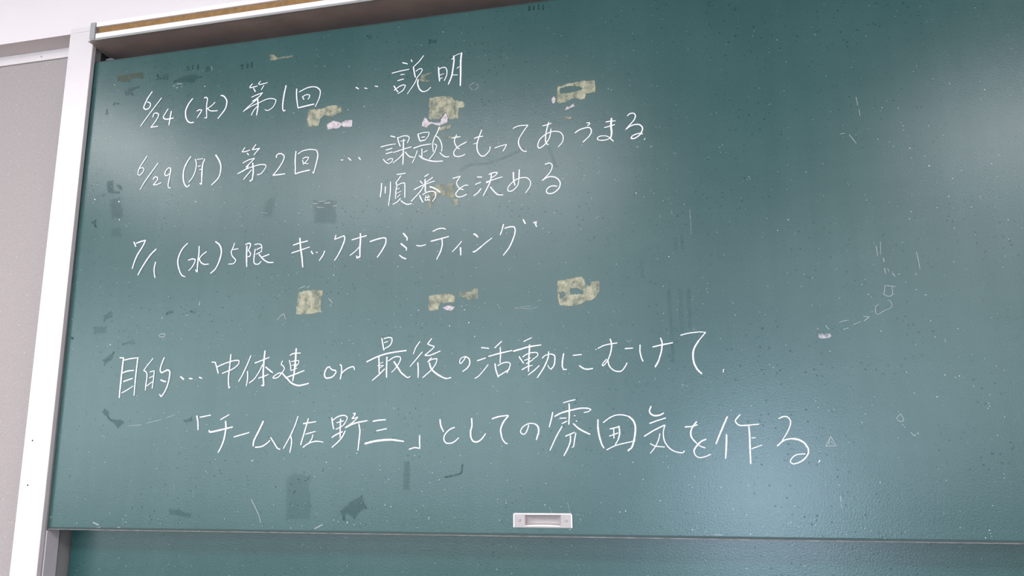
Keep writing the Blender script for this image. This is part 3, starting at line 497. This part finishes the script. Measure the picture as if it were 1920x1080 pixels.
SMUDGES = [
(50, '1931,11278 1981,11460 2099,11332 2155,11451 2340,11453 2335,11204 2132,11253 2027,11241'),
(50, '2458,11152 2605,11271 2785,11323 3125,11306 3366,11198 3166,11104 3093,11038 2777,11089'),
(50, '2817,11569 2947,11577 2960,11414 2843,11411'),
(50, '2985,11597 3077,11591 3071,11400 2987,11398'),
(50, '3141,11598 3207,11589 3216,11407 3156,11402'),
(50, '3372,11462 3472,11511 3578,11461 3577,11300 3397,11298'),
(50, '998,11062 1229,11186 1498,11192 1480,11094 1312,11026 1324,10899 1053,10910'),
(50, '679,10722 832,10825 912,10696'),
(50, '472,10615 585,10632 545,10437'),
(50, '4402,11423 4523,11423 4522,11244 4421,11245'),
(50, '4585,11444 4638,11438 4634,11255 4591,11260'),
(50, '4703,11454 4761,11446 4760,11251 4710,11258'),
(55, '707,8605 932,8657 1000,8382 1191,8258 977,8213 772,8275'),
(50, '1059,8484 1144,8432 1252,8333 1181,8357'),
(35, '869,8106 986,8132 1200,8168 1218,7988 1335,7802 1340,7554 985,7564 913,7871'),
(55, '352,7532 543,7615 552,7349'),
(25, '987,7352 1279,7383 1350,7063 995,7089'),
(40, '551,8285 737,8225 740,8197 576,8238'),
(40, '978,5076 1222,5210 1306,5016 1122,4935 1025,4884'),
(30, '734,4830 1159,4822 1170,4599 771,4605'),
(70, '98,4588 228,4594 215,4482 123,4486'),
(35, '1592,4317 1782,4441 1982,4444 2010,4290'),
(45, '1069,3985 1429,4181 1415,3952 1154,3786'),
(40, '2754,4992 2865,5140 3017,5089 2903,4985'),
(35, '3411,5070 3530,5108 3657,5036 3590,4952'),
(55, '1182,2684 1269,2811 1431,2701 1460,2541 1873,2502 1882,2417 1700,2262 1480,2466'),
(45, '3427,2474 3728,2562 3762,2427 3533,2338'),
(25, '6189,1142 6381,1259 6841,1199 6788,910 6843,766 6851,224 6238,189 6200,620'),
(50, '7512,428 7788,656 8067,784 8201,461 8077,432 7896,234 7704,345 7647,175'),
(35, '8982,1506 9167,1490 9177,857 8978,857'),
(40, '10286,1386 10360,1441 10390,1274 10287,1163 9929,1094 9929,1164 10286,1246'),
(25, '5426,7764 5669,7896 5579,7582 5525,7267 5256,7288 5289,7656'),
(30, '6581,7634 7229,7598 7244,6988 6624,7018'),
(50, '7818,11762 7994,11781 8040,11639 7900,11593'),
(60, '9449,11442 9685,11410 9687,11270 9450,11295'),
(50, '11939,11961 11988,11971 11969,11784 11927,11790'),
(50, '12026,11965 12100,11972 12087,11802 12017,11805'),
(50, '12132,11967 12218,11961 12208,11784 12138,11794'),
(50, '12259,11955 12323,11953 12313,11776 12247,11779'),
(40, '3241,456 3522,443 3878,342 3853,224 3608,251 3255,293'),
(15, '10217,8016 10520,8166 10965,8156 11437,8296 11812,8435 11827,8410 11436,8256 10964,8108 10536,8132 10233,7994'),
(15, '12327,8384 12365,8381 12459,8102 12553,7873 12515,7876 12421,8106'),
(10, '14822,5007 14866,5005 14898,3409 14844,3411'),
(10, '15063,4994 15096,4992 15092,4045 15059,4046'),
(10, '15238,4984 15270,4982 15268,4104 15224,4106'),
(10, '15019,6118 15052,6116 15070,5800 15037,5802'),
(10, '15155,6167 15199,6164 15202,5791 15158,5794'),
(10, '14293,5676 14327,5673 14342,5242 14298,5244'),
]
for k, outer in SMUDGES: patch('wiped_patch', outer, [], SMUDGE[k], pan, -.00045, .0004, .011)
TAPES = [
('yellow', '6365,9955 6409,9959 6731,9950 6888,10002 7118,10002 7243,9936 7274,9794 7110,9725 6988,9686 6899,9722 6791,9760 6707,9665 6660,9496 6359,9485 6340,9705', [], 'brownish yellow bent tape strip under the box character of the top line'),
('paper', '6880,9525 7045,9594 7186,9553 7258,9511 7361,9568 7544,9557 7554,9385 7332,9391 7260,9433 7193,9380 7052,9386 6886,9369', [], 'pinkish white torn paper scrap with narrow waist, just right of the bent tape strip'),
('yellow', '9491,9903 9699,9922 10029,9901 10128,9780 10341,9730 10387,9650 10357,9570 10235,9550 10220,9302 10065,9285 9975,9320 9900,9487 9835,9410 9770,9351 9638,9348 9556,9324 9489,9381', [], 'ragged yellow tape square below the last character of the top line'),
('paper', '9317,9215 9324,9298 9389,9429 9456,9385 9490,9297 9639,9273 9771,9250 9811,9363 9900,9479 9967,9363 9951,9231 9837,9193 9771,9167 9689,9192 9573,9238 9491,9213 9442,9152', [], 'jagged pinkish paper shred at the lower edge of the ragged tape square'),
('yellow', '9747,9150 10050,9174 10034,9073 9920,9044 9748,9050', [], 'small slanted yellow tape scrap just under the jagged pinkish paper shred'),
('thin', '9806,8890 9970,8898 10100,8904 10100,8827 9938,8827 9840,8837', [], 'thin yellow tape sliver touching the hook of the second line'),
('thin', '9233,10446 9291,10534 9442,10558 9584,10561 9610,10520 9451,10497 9393,10444 9444,10378 9612,10335 9445,10314 9277,10346', [], 'faint curved yellow tape residue between the last two top-line characters'),
('yellow', '12564,9828 12765,9877 13164,9911 13452,9884 13458,9576 13231,9570 13212,9443 13091,9438 12970,9495 12878,9481 12785,9427 12601,9403 12556,9470', ['12639,9761 12748,9798 13008,9783 13167,9715 13005,9670 12821,9650 12645,9655'], 'yellow tape piece with an open slot, rightmost tape of the upper row'),
('paper', '12442,9564 12497,9607 12534,9537 12516,9417 12463,9431 12433,9484', [], 'tiny pinkish oval paper flake at the left corner of the slotted tape'),
('paper', '12735,9220 12767,9308 12875,9328 12945,9385 12968,9302 12842,9259', [], 'tiny jagged pale paper shred just below the slotted tape'),
('yellow', '12685,9043 12777,9089 12891,9058 12882,8990 12760,9011', [], 'tiny yellow tape crumb above the looped kana, well below the slotted tape'),
('yellow', '6310,5392 6625,5423 6948,5397 6935,5287 6905,5194 6910,4863 6633,4837 6259,4839 6270,4973 6271,5131 6289,5290', [], 'nearly square yellow tape piece, leftmost of the middle row'),
('yellow', '9521,5133 9742,5149 9899,5159 10056,5142 10165,5083 10150,4933 9995,4933 9807,4920 9777,4800 9667,4763 9525,4782 9531,5025', [], 'L-shaped yellow tape piece, centre of the middle row'),
('thin', '10258,5185 10336,5188 10522,5170 10614,5256 10707,5239 10694,4995 10568,4987 10460,4962 10398,5026 10305,5046 10243,5057', [], 'narrow pale yellow tape end trailing right of the L-shaped piece'),
('paper', '9855,4839 9995,4880 10159,4842 10120,4783 10058,4749 9933,4777', [], 'white torn paper crumb under the L-shaped tape piece'),
('yellow', '12468,5301 12762,5336 13011,5365 13082,5309 13110,5176 13186,5142 13225,5250 13405,5261 13404,4998 13330,4915 13227,4819 13111,4817 13053,4799 13009,4757 12791,4710 12529,4738 12474,4872', ['12757,5107 12917,5106 13045,5033 13030,4982 12769,4989', '12529,5031 12624,5041 12636,4952 12555,4898'], 'wrinkled yellow tape piece with two holes, rightmost of the middle row'),
('thin', '9524,7714 9783,7740 10122,7742 10157,7611 10171,7386 9995,7376 9867,7427 9794,7481 9706,7360 9642,7301 9586,7266 9582,7134 9518,7135 9504,7377 9501,7570', [], 'faded yellow tape residue behind the third line of writing'),
('yellow', '10019,7347 10219,7353 10228,7198 10140,7189 10076,7266', [], 'small torn yellow tape corner below the faded residue of the third line'),
('thin', '5215,11584 5340,11567 5444,11469 5874,11486 5877,11413 5547,11395 5238,11398', [], 'brownish tape sliver near the top edge of the board, above the box character'),
('dull', '731,11550 1084,11557 1557,11562 1575,11371 1209,11390 1137,11298 775,11379', [], 'dull brown tape residue in the upper left corner of the board'),
('paper2', '17736,3922 17978,3912 17980,3840 17936,3815 17785,3804 17729,3833', [], 'small whitish paper remnant alone on the right half of the board'),
]
for i, (kind, outer, holes, lab) in enumerate(TAPES):
    paper = kind.startswith('paper')
    o = patch('paper_scrap' if paper else 'tape_remnant', outer, holes, TAPE[kind], None, -.0007 if not paper else -.00085, .0006, .0045 if not paper else .0026, .0003)
    tag(o, lab, 'paper scrap' if paper else 'tape', 'torn paper scraps on the chalkboard' if paper else 'old tape remnants on the chalkboard')
# chalk crumbs and dust, far too many to count
SPECKS = [(14261, 7142, 23), (14887, 5684, 17), (17344, 6306, 19), (17118, 6094, 13), (20108, 7220, 15), (19792, 7625, 13), (19356, 8554, 13), (19658, 8508, 13), (19711, 8118, 13), (19712, 8025, 10), (21291, 8728, 15), (20664, 8930, 13), (3422, 10920, 22), (18902, 3915, 17), (19956, 3026, 14), (20204, 2998, 14), (19378, 2696, 14), (19773, 2615, 14), (18392, 2156, 12), (10035, 4414, 18), (10479, 4466, 21), (9304, 4799, 18), (10380, 4758, 18), (10318, 4846, 15), (10614, 4152, 21), (1228, 7535, 22), (1163, 8021, 26), (434, 8138, 23), (3397, 7838, 21), (7722, 176, 20), (8595, 553, 17), (8731, 520, 14), (7179, 1465, 15), (7902, 1657, 15), (13968, 1426, 13), (14480, 670, 13), (13661, 446, 13), (13780, 468, 13), (1291, 4338, 21), (2694, 4938, 14), (3385, 4971, 17), (7201, 5735, 16), (8786, 5842, 12), (12653, 7614, 15), (7428, 9832, 17), (7844, 9868, 17), (5977, 9909, 17), (6526, 11539, 14), (6761, 11063, 14), (9832, 11565, 17), (9281, 11289, 13), (10287, 11474, 13), (13435, 9808, 9), (13743, 9643, 12), (18199, 10355, 14), (17412, 10337, 14), (17224, 10174, 11), (17486, 4892, 10), (18735, 4660, 12), (17468, 9154, 11), (703, 11289, 20), (11175, 4767, 15), (10847, 4891, 12), (12125, 573, 13), (11296, 612, 13), (19940, 504, 9), (18271, 180, 11), (17931, 69, 14), (18600, 1, 11), (17390, 238, 9), (18082, -36, 9)]
bm = bmesh.new(); lay = bm.verts.layers.float.new('cov')
def speck(x, z, r):
    n = 7; c = bm.verts.new((x, -.0016, z)); c[lay] = 1.2; a0 = random.random()*6; e = random.uniform(.6, 1)
    ring = [bm.verts.new((x+r*math.cos(a0+k*2*math.pi/n)*e*random.uniform(.7, 1.1), -.0009, z+r*math.sin(a0+k*2*math.pi/n)*random.uniform(.7, 1.1))) for k in range(n)]
    for v in ring: v[lay] = .15
    for k in range(n): bm.faces.new((c, ring[k], ring[(k+1) % n]))
for x, z, r in SPECKS: speck(x*1e-4, z*1e-4, r*1e-4)
for _ in range(130): speck(random.uniform(.02, 2.6), random.uniform(.01, 1.19), random.choice((.0004, .0005, .0006, .0008)))
for _ in range(30): speck(random.uniform(.02, 2.6), abs(random.gauss(0, .012))+.003, random.uniform(.0007, .0014))
tag(obj('chalk_crumbs', bm, CHALK, pan), kind='stuff')
# chalk rubbed on the brown underside of the head
SOFF = [[([(0.4866, -0.0136), (0.5404, -0.016)], 0.004)], [([(0.4863, -0.0029), (0.5141, -0.004)], 0.004)], [([(0.6737, 0.002), (0.6967, 0.0026)], 0.004)], [([(0.8834, -0.0035), (0.8927, 0.0088)], 0.004)]]
for pts in SOFF:
    bm = bmesh.new(); lay = bm.verts.layers.float.new('cov')
    for P, w in pts:
        n0 = len(bm.verts); ribbon(bm, lay, [(a, b) for a, b in P], w, 0.0)
    for v in bm.verts: v.co = Vector((v.co.x, v.co.z, ZS-.0003+v.co.y*.3))
    obj('chalk_rub', bm, FAINT, fr)
